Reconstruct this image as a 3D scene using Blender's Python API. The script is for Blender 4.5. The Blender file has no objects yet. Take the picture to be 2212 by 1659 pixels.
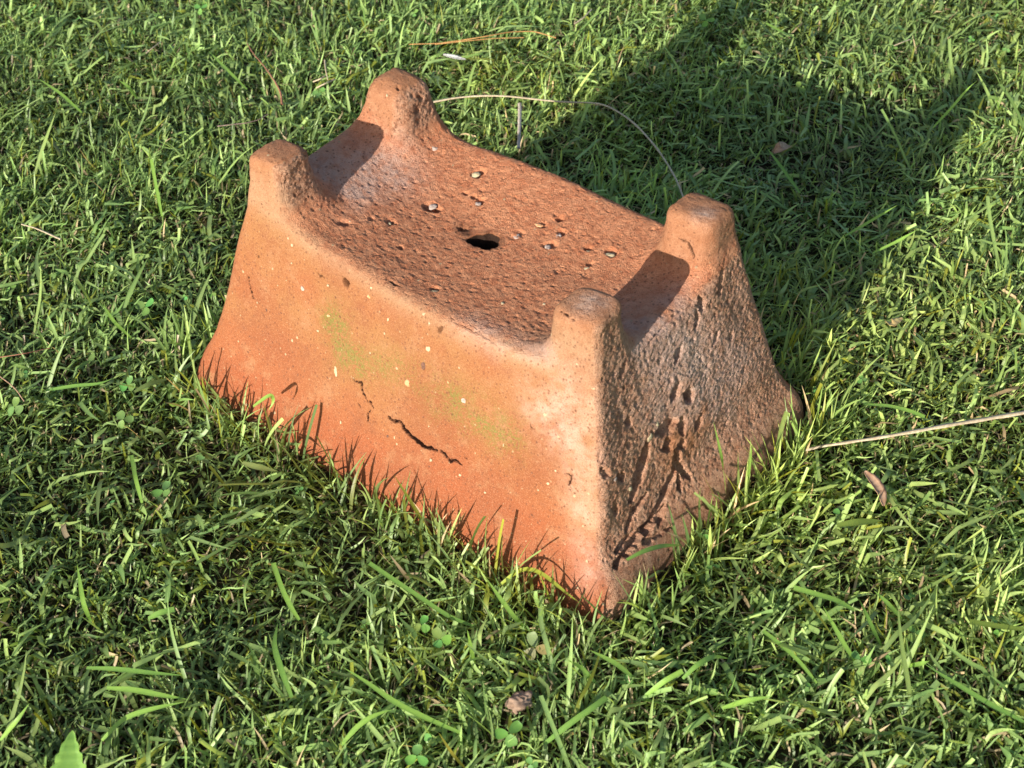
import bpy, math, random
import numpy as np
from mathutils import Vector

# ------------------------------------------------------------------ camera, sky, sun, exposure
scene = bpy.context.scene
COL = scene.collection
rng = np.random.default_rng(7)
random.seed(7)

CAM_F, CAM_PITCH, CAM_ROLL, CAM_H = 1.403, 0.7263, -0.0334, 0.799      # focal / sensor width, pitch down, roll, height
YAW, BX, BY = -0.7105, -0.0147, 0.8824                                  # the block's heading and place
SUN_AZ, SUN_EL = math.radians(54.3), math.radians(17.5)                 # heading the light travels, height of the sun

fwd = np.array([0, math.cos(CAM_PITCH), -math.sin(CAM_PITCH)])
right0 = np.array([1.0, 0, 0]); up0 = np.cross(right0, fwd)
cr, sr = math.cos(CAM_ROLL), math.sin(CAM_ROLL)
cam_right = cr * right0 + sr * up0
cam_up = -sr * right0 + cr * up0
cam_pos = np.array([0, 0, CAM_H])

cam = bpy.data.cameras.new("camera")
cam.sensor_fit = 'HORIZONTAL'; cam.sensor_width = 36.0; cam.lens = 36.0 * CAM_F
cam.clip_start = 0.02; cam.clip_end = 500.0
cam.dof.use_dof = True; cam.dof.focus_distance = 1.14; cam.dof.aperture_fstop = 16.0
cam_ob = bpy.data.objects.new("camera", cam)
from mathutils import Matrix
cam_ob.matrix_world = Matrix(((cam_right[0], cam_up[0], -fwd[0], cam_pos[0]),
                              (cam_right[1], cam_up[1], -fwd[1], cam_pos[1]),
                              (cam_right[2], cam_up[2], -fwd[2], cam_pos[2]), (0, 0, 0, 1)))
COL.objects.link(cam_ob); scene.camera = cam_ob

world = bpy.data.worlds.new("World"); scene.world = world; world.use_nodes = True
wn = world.node_tree.nodes; wl = world.node_tree.links
sky = wn.new('ShaderNodeTexSky'); sky.sky_type = 'NISHITA'; sky.sun_disc = False
sky.sun_elevation = SUN_EL
sun_to = np.array([-math.cos(SUN_EL) * math.cos(SUN_AZ), -math.cos(SUN_EL) * math.sin(SUN_AZ), math.sin(SUN_EL)])
sky.sun_rotation = math.atan2(sun_to[0], sun_to[1]) % (2 * math.pi)
sky.air_density = 1.0; sky.dust_density = 1.0
wn['Background'].inputs['Strength'].default_value = 0.085
wl.new(sky.outputs['Color'], wn['Background'].inputs['Color'])

sun = bpy.data.lights.new("sun", 'SUN'); sun.energy = 3.8; sun.angle = math.radians(0.53)
sun.color = (1.0, 0.93, 0.82)
sun_ob = bpy.data.objects.new("sun", sun); COL.objects.link(sun_ob)
sun_ob.rotation_euler = Vector((-sun_to[0], -sun_to[1], -sun_to[2])).to_track_quat('-Z', 'Y').to_euler()
sun_ob.location = tuple(sun_to * 5)

scene.view_settings.view_transform = 'Standard'
scene.view_settings.look = 'None'
scene.view_settings.exposure = 1.15
scene.view_settings.gamma = 1.0
scene.render.engine = 'CYCLES'

# ------------------------------------------------------------------ helpers
KPX = 2212.0
def ray(q):
    """unit ray through a point of the picture given on a 2212 x 1659 sheet"""
    d = fwd + cam_right * ((q[0] - 1106.0) / (CAM_F * KPX)) - cam_up * ((q[1] - 829.5) / (CAM_F * KPX))
    return d / np.linalg.norm(d)
def on_ground(q, z=0.03):
    d = ray(q); t = (z - cam_pos[2]) / d[2]
    return cam_pos + t * d
def zm(x0, y0, w):
    """points read in an enlarged crop of the picture (crop corner x0,y0, width w on 3000)"""
    k = w / 2212.0
    return lambda pts: [((x0 + a * k) * KPX / 3000.0, (y0 + b * k) * KPX / 3000.0) for a, b in pts]
cY, sY = math.cos(YAW), math.sin(YAW)
ROT = np.array([[cY, sY, 0], [-sY, cY, 0], [0, 0, 1.0]])               # world -> block
def to_local(P): return (np.asarray(P) - np.array([BX, BY, 0])) @ ROT.T
def to_world(P): return np.asarray(P) @ ROT + np.array([BX, BY, 0])

def sstep(a, b, x):
    t = np.clip((x - a) / (b - a), 0, 1); return t * t * (3 - 2 * t)
def smin(a, b, k):
    h = np.clip(0.5 + 0.5 * (b - a) / k, 0, 1); return b + (a - b) * h - k * h * (1 - h)
def smax(a, b, k): return -smin(-a, -b, k)

def _hash(ix, iy, iz, seed):
    n = (ix.astype(np.uint32) * np.uint32(374761393) + iy.astype(np.uint32) * np.uint32(668265263)
         + iz.astype(np.uint32) * np.uint32(2147483647) + np.uint32(seed * 1274126177 & 0xffffffff))
    n = (n ^ (n >> np.uint32(13))) * np.uint32(1274126177)
    n = n ^ (n >> np.uint32(16))
    return (n & np.uint32(0xffffff)).astype(np.float32) / np.float32(0xffffff)
def vnoise(P, scale, seed=0):
    """smooth value noise, -1..1"""
    Q = np.asarray(P, dtype=np.float32) * np.float32(scale) + np.float32(100.0)
    I = np.floor(Q).astype(np.int64); F = (Q - I).astype(np.float32); F = F * F * (3 - 2 * F)
    out = 0
    for dx in (0, 1):
        wx = F[:, 0] if dx else 1 - F[:, 0]
        for dy in (0, 1):
            wy = F[:, 1] if dy else 1 - F[:, 1]
            for dz in (0, 1):
                wz = F[:, 2] if dz else 1 - F[:, 2]
                out = out + wx * wy * wz * _hash(I[:, 0] + dx, I[:, 1] + dy, I[:, 2] + dz, seed)
    return out * 2 - 1
def fbm(P, scale, octs=4, seed=0, gain=0.5):
    s, a, t = 0, 1.0, 0
    for o in range(octs):
        s = s + a * vnoise(P, scale * 2 ** o, seed + o * 17); t += a; a *= gain
    return s / t
def cellpits(P, scale, seed, radius, prob):
    """scattered round pits: 1 at the centre of a pit, 0 outside"""
    Q = np.asarray(P, dtype=np.float32) * scale + 200.0
    I = np.floor(Q).astype(np.int64)
    out = np.zeros(len(Q), dtype=np.float32)
    for dx in (-1, 0, 1):
        for dy in (-1, 0, 1):
            for dz in (-1, 0, 1):
                J = I + np.array([dx, dy, dz])
                on = _hash(J[:, 0], J[:, 1], J[:, 2], seed + 3) < prob
                if not on.any(): continue
                c = np.stack([J[:, 0] + _hash(J[:, 0], J[:, 1], J[:, 2], seed), J[:, 1] + _hash(J[:, 0], J[:, 1], J[:, 2], seed + 1),
                              J[:, 2] + _hash(J[:, 0], J[:, 1], J[:, 2], seed + 2)], 1)
                r = radius * (0.5 + 0.8 * _hash(J[:, 0], J[:, 1], J[:, 2], seed + 5))
                d = np.sqrt(((Q - c) ** 2).sum(1)) / r
                out = np.where(on, np.maximum(out, 1 - sstep(0.45, 1.0, d)), out)
    return out
def poly_dist(P, L):
    """distance of points P to the polyline L, and the place along it (0..1)"""
    L = np.asarray(L, dtype=np.float64)
    best = np.full(len(P), 1e9); tt = np.zeros(len(P))
    n = len(L) - 1
    for i in range(n):
        a, b = L[i], L[i + 1]; ab = b - a
        t = np.clip(((P - a) @ ab) / max(ab @ ab, 1e-12), 0, 1)
        d = np.sqrt((((P - a) - t[:, None] * ab) ** 2).sum(1))
        m = d < best; best[m] = d[m]; tt[m] = (i + t[m]) / n
    return best, tt

def mesh_from_arrays(name, V, F, attrs=None, smooth=True, normals=None):
    """quads (n,4) from arrays"""
    me = bpy.data.meshes.new(name)
    V = np.ascontiguousarray(V, dtype=np.float32); F = np.ascontiguousarray(F, dtype=np.int32)
    k = F.shape[1]
    me.vertices.add(len(V)); me.vertices.foreach_set('co', V.ravel())
    me.loops.add(F.size); me.loops.foreach_set('vertex_index', F.ravel())
    me.polygons.add(len(F)); me.polygons.foreach_set('loop_start', np.arange(0, F.size, k, dtype=np.int32))
    me.update(calc_edges=True)
    if smooth: me.polygons.foreach_set('use_smooth', np.ones(len(F), dtype=bool))
    for an, arr in (attrs or {}).items():
        at = me.attributes.new(an, 'FLOAT_COLOR', 'POINT')
        at.data.foreach_set('color', np.ascontiguousarray(arr, dtype=np.float32).ravel())
    if normals is not None:
        me.normals_split_custom_set_from_vertices([tuple(n) for n in normals.tolist()])
    me.update()
    return me
def link(name, me, mat=None, parent=None):
    o = bpy.data.objects.new(name, me)
    if mat: me.materials.append(mat)
    COL.objects.link(o)
    if parent: o.parent = parent
    return o
def tag(o, label=None, cat=None, group=None, kind=None):
    if label: o['label'] = label
    if cat: o['category'] = cat
    if group: o['group'] = group
    if kind: o['kind'] = kind
    return o

# ------------------------------------------------------------------ node helper
class NT:
    def __init__(s, name):
        s.m = bpy.data.materials.new(name); s.m.use_nodes = True
        s.t = s.m.node_tree; s.n = s.t.nodes; s.l = s.t.links
        s.bsdf = s.n['Principled BSDF']; s.out = s.n['Material Output']
    def new(s, t, **kw):
        x = s.n.new(t)
        for k, v in kw.items():
            if k in x.inputs.keys(): s.put(x.inputs[k], v)
            else: setattr(x, k, v)
        return x
    def put(s, sock, v):
        if hasattr(v, 'is_output'): s.l.new(v, sock)
        else: sock.default_value = v
    def math(s, op, a, b=None, clamp=False):
        x = s.n.new('ShaderNodeMath'); x.operation = op; x.use_clamp = clamp
        s.put(x.inputs[0], a)
        if b is not None: s.put(x.inputs[1], b)
        return x.outputs[0]
    def mix(s, f, a, b, blend='MIX'):
        x = s.n.new('ShaderNodeMix'); x.data_type = 'RGBA'; x.blend_type = blend
        s.put(x.inputs[0], f)
        for sk, v in ((x.inputs[6], a), (x.inputs[7], b)):
            if isinstance(v, tuple) and len(v) == 3: v = v + (1,)
            s.put(sk, v)
        return x.outputs[2]
    def noise(s, vec, scale, detail=4, rough=0.55):
        x = s.n.new('ShaderNodeTexNoise'); s.put(x.inputs['Vector'], vec)
        x.inputs['Scale'].default_value = scale; x.inputs['Detail'].default_value = detail; x.inputs['Roughness'].default_value = rough
        return x.outputs['Fac']
    def ramp(s, v, a, b, lo=0.0, hi=1.0):
        x = s.n.new('ShaderNodeMapRange'); x.interpolation_type = 'SMOOTHSTEP'
        s.put(x.inputs['Value'], v); x.inputs['From Min'].default_value = a; x.inputs['From Max'].default_value = b
        x.inputs['To Min'].default_value = lo; x.inputs['To Max'].default_value = hi
        return x.outputs['Result']

# ------------------------------------------------------------------ ground
def terrain(x, y):
    P = np.stack([x, y, np.zeros_like(x)], 1)
    near = 0.007 * vnoise(P, 5.0, 91) + 0.004 * vnoise(P, 14.0, 92)
    return near * sstep(6.0, 2.0, np.hypot(x, y - 1))
gm = NT('soil')
tc = gm.new('ShaderNodeTexCoord')
n1 = gm.noise(tc.outputs['Object'], 60, 6); n2 = gm.noise(tc.outputs['Object'], 2.5, 4)
c = gm.mix(gm.ramp(n1, .35, .65), (0.018, 0.014, 0.009), (0.05, 0.045, 0.02))
far = gm.mix(gm.ramp(n2, .3, .7), (0.035, 0.07, 0.015), (0.06, 0.10, 0.025))
geo = gm.new('ShaderNodeSeparateXYZ', Vector=tc.outputs['Object'])
dist = gm.math('SQRT', gm.math('ADD', gm.math('POWER', geo.outputs[0], 2.0), gm.math('POWER', geo.outputs[1], 2.0)))
c = gm.mix(gm.ramp(dist, 4.0, 7.0), c, far)
gm.put(gm.bsdf.inputs['Base Color'], c); gm.bsdf.inputs['Roughness'].default_value = 0.95
gm.bsdf.inputs['Specular IOR Level'].default_value = 0.1
bmp = gm.new('ShaderNodeBump', Height=n1); bmp.inputs['Strength'].default_value = 0.8; bmp.inputs['Distance'].default_value = 0.01
gm.l.new(bmp.outputs[0], gm.bsdf.inputs['Normal'])
def build_ground():
    u = np.linspace(-1, 1, 161); g = np.sign(u) * (np.abs(u) * 3 + 197 * np.abs(u) ** 7)
    X, Y = np.meshgrid(g, g + 1.0, indexing='ij')
    Z = terrain(X.ravel(), Y.ravel())
    V = np.stack([X.ravel(), Y.ravel(), Z], 1)
    n = 161; i = np.arange(n * n).reshape(n, n)
    F = np.stack([i[:-1, :-1], i[1:, :-1], i[1:, 1:], i[:-1, 1:]], -1).reshape(-1, 4)
    tag(link('ground', mesh_from_arrays('ground', V, F), gm.m), kind='structure')
build_ground()

# ------------------------------------------------------------------ the terracotta block: one solid described by a distance field
ZP = np.array([-.02, 0, .008, .015, .025, .039, .053, .067, .085, .104, .122, .14, .155, .17, .19, .215, .26])
SP = np.array([1.09, 1.065, 1.02, .97, .875, .735, .63, .545, .45, .365, .28, .195, .12, .055, .01, -.01, -.03])
POSTS = [  # name, cx, cy, half x, half y, top height, rounding, tilt x, tilt y
    ('left', -.1490, -.0705, .0215, .0205, .2195, .0075, .05, -.05),
    ('back', -.1465, .0635, .0225, .0215, .2215, .0170, .00, .00),
    ('right', .1450, .0680, .0225, .0210, .2165, .0095, .00, -.05),
    ('front', .1475, -.0690, .0215, .0200, .2140, .0075, .08, .05)]
def f_side(P):
    x, y, z = P[:, 0], P[:, 1], P[:, 2]
    s = np.interp(z, ZP, SP)
    a = .1680 + .0485 * s; b = .0905 + .0515 * s
    b = b + .0022 * np.sin(x * 21 + 1.0) * sstep(.0, .05, z) - .003 * (1 - (x / .2) ** 2) * sstep(.05, .13, z) * sstep(.2, .16, z)
    e = sstep(0, .1, x)
    lip = .0042 * np.exp(-((z - .022) / .014) ** 2) - .0032 * np.exp(-((z - .052) / .014) ** 2)
    a = a + e * lip * (.75 + .35 * np.sin(y * 40 + .6)) + .0015 * np.sin(y * 33)
    r = np.interp(z, [0, .03, .16, .21], [.026, .011, .0085, .014])
    qx = np.abs(x) - a + r; qy = np.abs(y) - b + r
    return (np.hypot(np.maximum(qx, 0), np.maximum(qy, 0)) + np.minimum(np.maximum(qx, qy), 0) - r) * .93
def f_posts(P):
    out = []
    for nm, cx, cy, hx, hy, hp, rr, tx, ty in POSTS:
        x = P[:, 0] - cx; y = P[:, 1] - cy; z = P[:, 2]
        grow = .35 * np.maximum(hp - .012 - z, 0) ** 1.0 * .35
        r = .0125
        qx = np.abs(x) - (hx + grow) + r; qy = np.abs(y) - (hy + grow) + r
        d2 = np.hypot(np.maximum(qx, 0), np.maximum(qy, 0)) + np.minimum(np.maximum(qx, qy), 0) - r
        dz = z - hp - tx * x - ty * y
        ax, az = d2 + rr, dz + rr
        out.append(np.hypot(np.maximum(ax, 0), np.maximum(az, 0)) + np.minimum(np.maximum(ax, az), 0) - rr)
    return out
def f_saddle(P):
    x, y, z = P[:, 0], P[:, 1], P[:, 2]
    zs = .1665 - .0065 * np.clip(1 - (x / .16) ** 2, 0, 1) * np.clip(1 - (y / .10) ** 2, 0, 1)
    zs = zs + .019 * sstep(-.09, -.17, x) + .007 * sstep(.10, .17, x) + .007 * sstep(.0, .095, y) + .0015 * np.sin(x * 30 + y * 22)
    return z - zs
_h = to_local(on_ground((1047, 516), .161)); HOLE = (float(_h[0]), float(_h[1]))
def f_block(P, want=False):
    sd = f_side(P); sa = f_saddle(P); ps = f_posts(P)
    top = sa
    for p in ps: top = smin(top, p, .022)
    d = smax(sd, top, .012)
    x = P[:, 0] - HOLE[0]; y = P[:, 1] - HOLE[1]
    c, s = math.cos(.30), math.sin(.30)
    hx, hy = c * x + s * y, -s * x + c * y
    fl = .0012 * sstep(.150, .162, P[:, 2]) ** 2
    hole = (np.sqrt((hx / (.0115 + fl)) ** 2 + (hy / (.0086 + fl)) ** 2) - 1 + .10 * np.sin(3 * np.arctan2(hy, hx) + 1) + .05 * np.sin(7 * np.arctan2(hy, hx))) * .0092
    hole = np.maximum(hole, .04 - P[:, 2])
    d = smax(d, -hole, .0015)
    if want: return d, sd, sa, ps, hole
    return d
def on_block(q):
    """where the ray through picture point q meets the block (block space)"""
    o = to_local(cam_pos); d = ROT @ ray(q); t = .7
    for i in range(160):
        v = float(f_block((o + t * d)[None])[0])
        t += v * .7
        if abs(v) < 1e-5 or t > 2: break
    return o + t * d
def on_blocks(pts): return np.array([on_block(q) for q in pts])

def surface_nets(fn, lo, hi, h):
    n = [int(round((b - a) / h)) + 1 for a, b in zip(lo, hi)]
    ax = [lo[i] + h * np.arange(n[i]) for i in range(3)]
    f = np.empty(n, dtype=np.float32)
    for i in range(n[0]):
        Y, Z = np.meshgrid(ax[1], ax[2], indexing='ij')
        P = np.stack([np.full(Y.size, ax[0][i]), Y.ravel(), Z.ravel()], 1)
        f[i] = fn(P).reshape(n[1], n[2])
    ins = f < 0
    cs = [c - 1 for c in n]
    cnt = np.zeros(cs, dtype=np.int8)
    for dx in (0, 1):
        for dy in (0, 1):
            for dz in (0, 1):
                cnt += ins[dx:dx + cs[0], dy:dy + cs[1], dz:dz + cs[2]]
    act = (cnt > 0) & (cnt < 8)
    idx = np.full(cs, -1, dtype=np.int32); C = np.argwhere(act); idx[act] = np.arange(len(C))
    acc = np.zeros((len(C), 3)); num = np.zeros(len(C))
    cor = {}
    for dx in (0, 1):
        for dy in (0, 1):
            for dz in (0, 1):
                cor[dx, dy, dz] = f[C[:, 0] + dx, C[:, 1] + dy, C[:, 2] + dz].astype(np.float64)
    for a in cor:
        for axis in range(3):
            if a[axis]: continue
            b = list(a); b[axis] = 1; b = tuple(b)
            va, vb = cor[a], cor[b]
            m = (va < 0) != (vb < 0)
            t = np.where(m, va / np.where(m, va - vb, 1), 0)
            p = np.tile(np.array(a, float), (len(C), 1)); p[:, axis] = t
            acc[m] += p[m]; num[m] += 1
    V = (C + acc / num[:, None]) * h + np.array(lo)
    quads = []
    for axis in range(3):
        o1, o2 = (axis + 1) % 3, (axis + 2) % 3
        sl = [slice(None)] * 3; sl2 = [slice(None)] * 3
        sl[axis] = slice(0, -1); sl2[axis] = slice(1, None)
        A, B = ins[tuple(sl)], ins[tuple(sl2)]
        E = np.argwhere(A != B)
        E = E[(E[:, o1] > 0) & (E[:, o2] > 0) & (E[:, o1] < n[o1] - 1) & (E[:, o2] < n[o2] - 1)]
        flip = A[E[:, 0], E[:, 1], E[:, 2]]
        def cell(a, b):
            D = E.copy(); D[:, o1] -= a; D[:, o2] -= b
            return idx[D[:, 0], D[:, 1], D[:, 2]]
        q = np.stack([cell(1, 1), cell(0, 1), cell(0, 0), cell(1, 0)], 1)
        q[~flip] = q[~flip][:, ::-1]
        quads.append(q)
    return V, np.concatenate(quads)
def subdivide(V, F):
    E = np.concatenate([F[:, [0, 1]], F[:, [1, 2]], F[:, [2, 3]], F[:, [3, 0]]]); E.sort(axis=1)
    key = E[:, 0].astype(np.int64) * len(V) + E[:, 1]
    u, inv = np.unique(key, return_inverse=True)
    ea, eb = u // len(V), u % len(V)
    nv = len(V); m = len(F)
    VV = np.concatenate([V, (V[ea] + V[eb]) / 2, V[F].mean(1)])
    e = (nv + inv.reshape(4, m)).astype(np.int32); c = (nv + len(u) + np.arange(m)).astype(np.int32)
    Q = [np.stack([F[:, i], e[i], c, e[(i + 3) % 4]], 1) for i in range(4)]
    return VV, np.concatenate(Q).astype(np.int32)
def fgrad(P, h=4e-4):
    g = np.empty_like(P)
    for i in range(3):
        d = np.zeros(3); d[i] = h
        g[:, i] = (f_block(P + d) - f_block(P - d)) / (2 * h)
    return g
def vert_normals(V, F):
    a = V[F[:, 2]] - V[F[:, 0]]; b = V[F[:, 3]] - V[F[:, 1]]
    fn = np.cross(a, b); N = np.zeros_like(V)
    for i in range(4):
        for k in range(3): N[:, k] += np.bincount(F[:, i], weights=fn[:, k], minlength=len(V))
    return N / np.maximum(np.linalg.norm(N, axis=1, keepdims=True), 1e-12)

V, F = surface_nets(f_block, (-.240, -.168, -.012), (.240, .168, .240), .0018)
V, F = subdivide(V, F)
for it in range(2):
    g = fgrad(V); g2 = np.maximum((g * g).sum(1), .15)
    st = (f_block(V) / g2)[:, None] * g
    V = V - np.clip(st, -.001, .001)
N = fgrad(V); N /= np.maximum(np.linalg.norm(N, axis=1, keepdims=True), 1e-9)
d_, sd, sa, ps, hole = f_block(V, True)
pmin = np.min(np.stack(ps), 0)
topness = sstep(-.006, .004, np.minimum(sa, pmin) - sd)                # 1 on the top face and the posts' caps, 0 on the side walls
postness = sstep(.010, -.001, pmin - np.maximum(sa, 0) * .0) * sstep(.004, .016, sa)
endness = sstep(.45, .8, N[:, 0]) * (1 - topness) + 0                   # the rough short face
postend = sstep(.5, .8, N[:, 0])
x, y, z = V[:, 0], V[:, 1], V[:, 2]
up = N[:, 2]
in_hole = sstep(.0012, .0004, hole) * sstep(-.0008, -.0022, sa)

# --- relief: smooth long faces, torn and pitted top, dragged and gouged short face
lowf = fbm(V, 22, 3, 5)
relief = .0012 * lowf + .0014 * postness * fbm(V, 60, 3, 6)
P2 = V * np.array([.75, 1.15, 1.0])
g1 = fbm(P2, 260, 3, 21, .7); g2n = fbm(P2, 520, 2, 22, .7)
topw = topness * (1 - .65 * postness) * (1 - in_hole)
grain = .00060 * g1 + .00085 * g2n - .0009 * cellpits(V, 95, 31, .30, .16) - .0012 * cellpits(V, 200, 41, .36, .42) - .0008 * np.maximum(fbm(P2, 120, 3, 25) - .2, 0) * 2
relief = relief + topw * grain * .64
Pe = V * np.array([1, 1.0, .30])
inner = sstep(.1, .6, N[:, 0]) * postness * (1 - sstep(.6, .9, up)) * (x < 0)
endw = np.clip(endness + inner * .9, 0, 1)
lip = sstep(.040, .026, z)
erough = .72 * (.0004 * fbm(V, 260, 3, 51, .7) + .0005 * fbm(Pe, 130, 3, 52) + .0013 * fbm(V, 520, 2, 53, .7) - .0020 * cellpits(V, 85, 61, .30, .20) * sstep(.18, .12, z)
          - .0018 * cellpits(V, 170, 63, .34, .40) + .0010 * fbm(Pe, 45, 2, 54))
relief = relief + endw * (1 - .80 * lip * (x > 0)) * erough
frontw = (1 - topness) * (1 - endw)
relief = relief + frontw * (.00010 * fbm(V, 260, 2, 71) + .0004 * vnoise(V, 60, 72) - .0009 * cellpits(V, 60, 73, .12, .25) - .0006 * cellpits(V, 130, 75, .14, .25))
relief = relief + postness * topness * .00018 * fbm(V * np.array([.6, 1.6, 1]), 420, 2, 77)

crack_shade = np.zeros(len(V))
def carve(pts, width, depth, jag=.0009, dark=0.0, taper=True):
    L = on_blocks(pts)
    if dark >= .5: width = width * .78
    m = np.where((np.abs(V - L.mean(0)) < (np.ptp(L, axis=0) / 2 + .02 + np.abs(L - L.mean(0)).max(0) * .2)).all(1))[0]
    if not len(m): return
    Q = V[m] + jag * np.stack([vnoise(V[m], 300, 81), vnoise(V[m], 300, 82), vnoise(V[m], 300, 83)], 1) + jag * .7 * np.stack([vnoise(V[m], 640, 85), vnoise(V[m], 640, 86), vnoise(V[m], 640, 87)], 1)
    d, t = poly_dist(Q, L)
    w = width * (.45 + .55 * np.sin(np.pi * np.clip(t * .9 + .05, 0, 1))) if taper else width
    w = w * (1 + .35 * vnoise(V[m], 160, 84))
    k = 1 - sstep(.35, 1.0, d / w)
    relief[m] -= depth * k
    if dark: crack_shade[m] = np.maximum(crack_shade[m], dark * (1 - sstep(.6, 1.25, d / w)))  # dark colour stands in for the shade down in the crack
zF = zm(900, 850, 800)
carve(zF([(655, 1022), (710, 1058), (758, 1060), (790, 1130), (850, 1195), (905, 1235), (945, 1275), (1000, 1282), (1045, 1300)]), .0021, .0050, dark=.8)
carve(zF([(1075, 1302), (1110, 1330), (1150, 1388), (1200, 1380), (1250, 1415)]), .0016, .0040, dark=.8)
carve(zF([(360, 700), (385, 738), (440, 750), (450, 830), (475, 880), (515, 915), (535, 945)]), .0012, .0028, dark=.7)
carve(zF([(515, 960), (490, 1010), (482, 1075)]), .0012, .0028, dark=.7)
carve(zF([(500, 1076), (595, 1068)]), .0008, .0015, dark=.5)
carve(zF([(400, 910), (430, 950)]), .0010, .0018, dark=.5)
carve(zF([(1270, 1340), (1300, 1390), (1330, 1410)]), .0008, .0015, dark=.5)
carve(zF([(2090, 1490), (2135, 1500), (2130, 1560), (2115, 1590), (2140, 1630), (2170, 1642)]), .0010, .0022, dark=.6)
carve(zF([(1160, 225), (1250, 280), (1340, 335), (1430, 370), (1500, 420), (1610, 505)]), .0010, .0010, dark=.15)
carve(zF([(760, 820), (800, 870), (830, 885)]), .0007, .001, dark=.3)
carve(zF([(1800, 1070), (1825, 1130)]), .0008, .0015, dark=.4)
zG = zm(550, 650, 1000)
carve(zG([(390, 340), (400, 430), (430, 520)]), .0009, .002, dark=.6)
carve(zG([(330, 360), (337, 415)]), .0007, .0012, dark=.4)
carve(zG([(455, 190), (463, 250)]), .0008, .0012, dark=.4)
carve(zG([(1310, 375), (1370, 420)]), .0012, .0018, dark=.6)
carve(zG([(830, 320), (850, 350), (885, 365)]), .0008, .0012, dark=.4)
zR = zm(1400, 450, 1000)
carve(zR([(525, 1015), (570, 1040), (617, 1080)]), .0011, .0018, dark=.5)
carve(zR([(1315, 555), (1365, 580), (1390, 640), (1410, 710)]), .0014, .0018, dark=.4)
zE = zm(1450, 1050, 1000)
for pts, w, dp in [
    ([(1170, 600), (1150, 760), (1090, 890), (1045, 1010), (960, 1110), (870, 1230), (790, 1345)], .0042, .0055),
    ([(1190, 560), (1185, 690), (1240, 750), (1255, 775)], .0034, .0045),
    ([(990, 570), (965, 680), (925, 790), (890, 920)], .0062, .0070),
    ([(985, 880), (915, 980), (860, 1110)], .0034, .0045),
    ([(1105, 960), (1075, 1040), (1060, 1090)], .0036, .0045),
    ([(920, 1110), (840, 1190), (790, 1258)], .0030, .0040),
    ([(1050, 1010), (1000, 1110), (965, 1200)], .0032, .0045),
    ([(1150, 1090), (1060, 1140), (985, 1195)], .0026, .0025),
    ([(1185, 760), (1195, 810), (1200, 860)], .0030, .0040),
    ([(1120, 540), (1130, 580)], .0070, .0060),
    ([(1205, 545), (1220, 575)], .0060, .0050),
    ([(1060, 480), (1130, 440), (1170, 420)], .0060, .0050),
    ([(1325, 400), (1310, 450)], .0050, .0045),
    ([(1210, 400), (1215, 480)], .0050, .0040),
    ([(1190, 180), (1160, 260)], .0055, .0045),
    ([(800, 760), (830, 775)], .0050, .0040),
    ([(1255, 200), (1270, 260)], .0050, .0035),
    ([(700, 720), (740, 765)], .0035, .0030),
    ([(780, 930), (790, 1010)], .0035, .0025),
    ([(870, 400), (885, 420)], .0045, .0035),
]:
    carve(zE(pts), w * 1.15, dp * 1.05, jag=.0012)
for pts, w, dp in [([(1450, 940), (1460, 1010)], .0050, .0040), ([(1430, 1040), (1420, 1130)], .0040, .0030), ([(1590, 760), (1570, 900)], .0040, .0025),
                   ([(1320, 1260), (1290, 1340)], .0050, .0035), ([(1550, 1160), (1530, 1240)], .0035, .0025), ([(1110, 1230), (1230, 1090), (1390, 970)], .0015, .0012),
                   ([(1340, 1560), (1380, 1600)], .0050, .0035), ([(960, 1350), (930, 1440)], .0040, .0022)]:
    carve(zR(pts), w, dp, jag=.0010)
zT = zm(900, 0, 1200)
PITS = [((920, 935), .0065, .0035), ((660, 1110), .0065, .0045), ((700, 1125), .0045, .0045), ((195, 1202), .0050, .0035), ((445, 1200), .0042, .0030),
        ((1368, 1180), .0035, .0045), ((1148, 1258), .0042, .0020), ((1375, 1255), .0040, .0035), ((1270, 1212), .0040, .0025), ((1310, 1320), .0050, .0030),
        ((1640, 1360), .0060, .0035), ((1522, 1340), .0035, .0030), ((1525, 1425), .0035, .0025), ((690, 1560), .0040, .0030), ((505, 1340), .0030, .0025),
        ((860, 1045), .0030, .0035), ((930, 1090), .0045, .0030), ((840, 1228), .0050, .0050), ((610, 530), .0030, .0030), ((488, 465), .0025, .0035),
        ((490, 690), .0040, .0020), ((590, 600), .0030, .0030), ((205, 1525), .0030, .0040), ((900, 1060), .0028, .0020), ((345, 1180), .0030, .0020)]
for q, w, dp in PITS: carve(zT([q, (q[0] + 4, q[1] + 2)]), w, dp, jag=.0012, taper=False)
carve(zG([(1020, 385), (1026, 395)]), .0035, .0040, taper=False, dark=.3)
carve(zG([(1640, 690), (1632, 700)]), .0025, .0030, taper=False, dark=.3)

V = V + N * relief[:, None]

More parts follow.
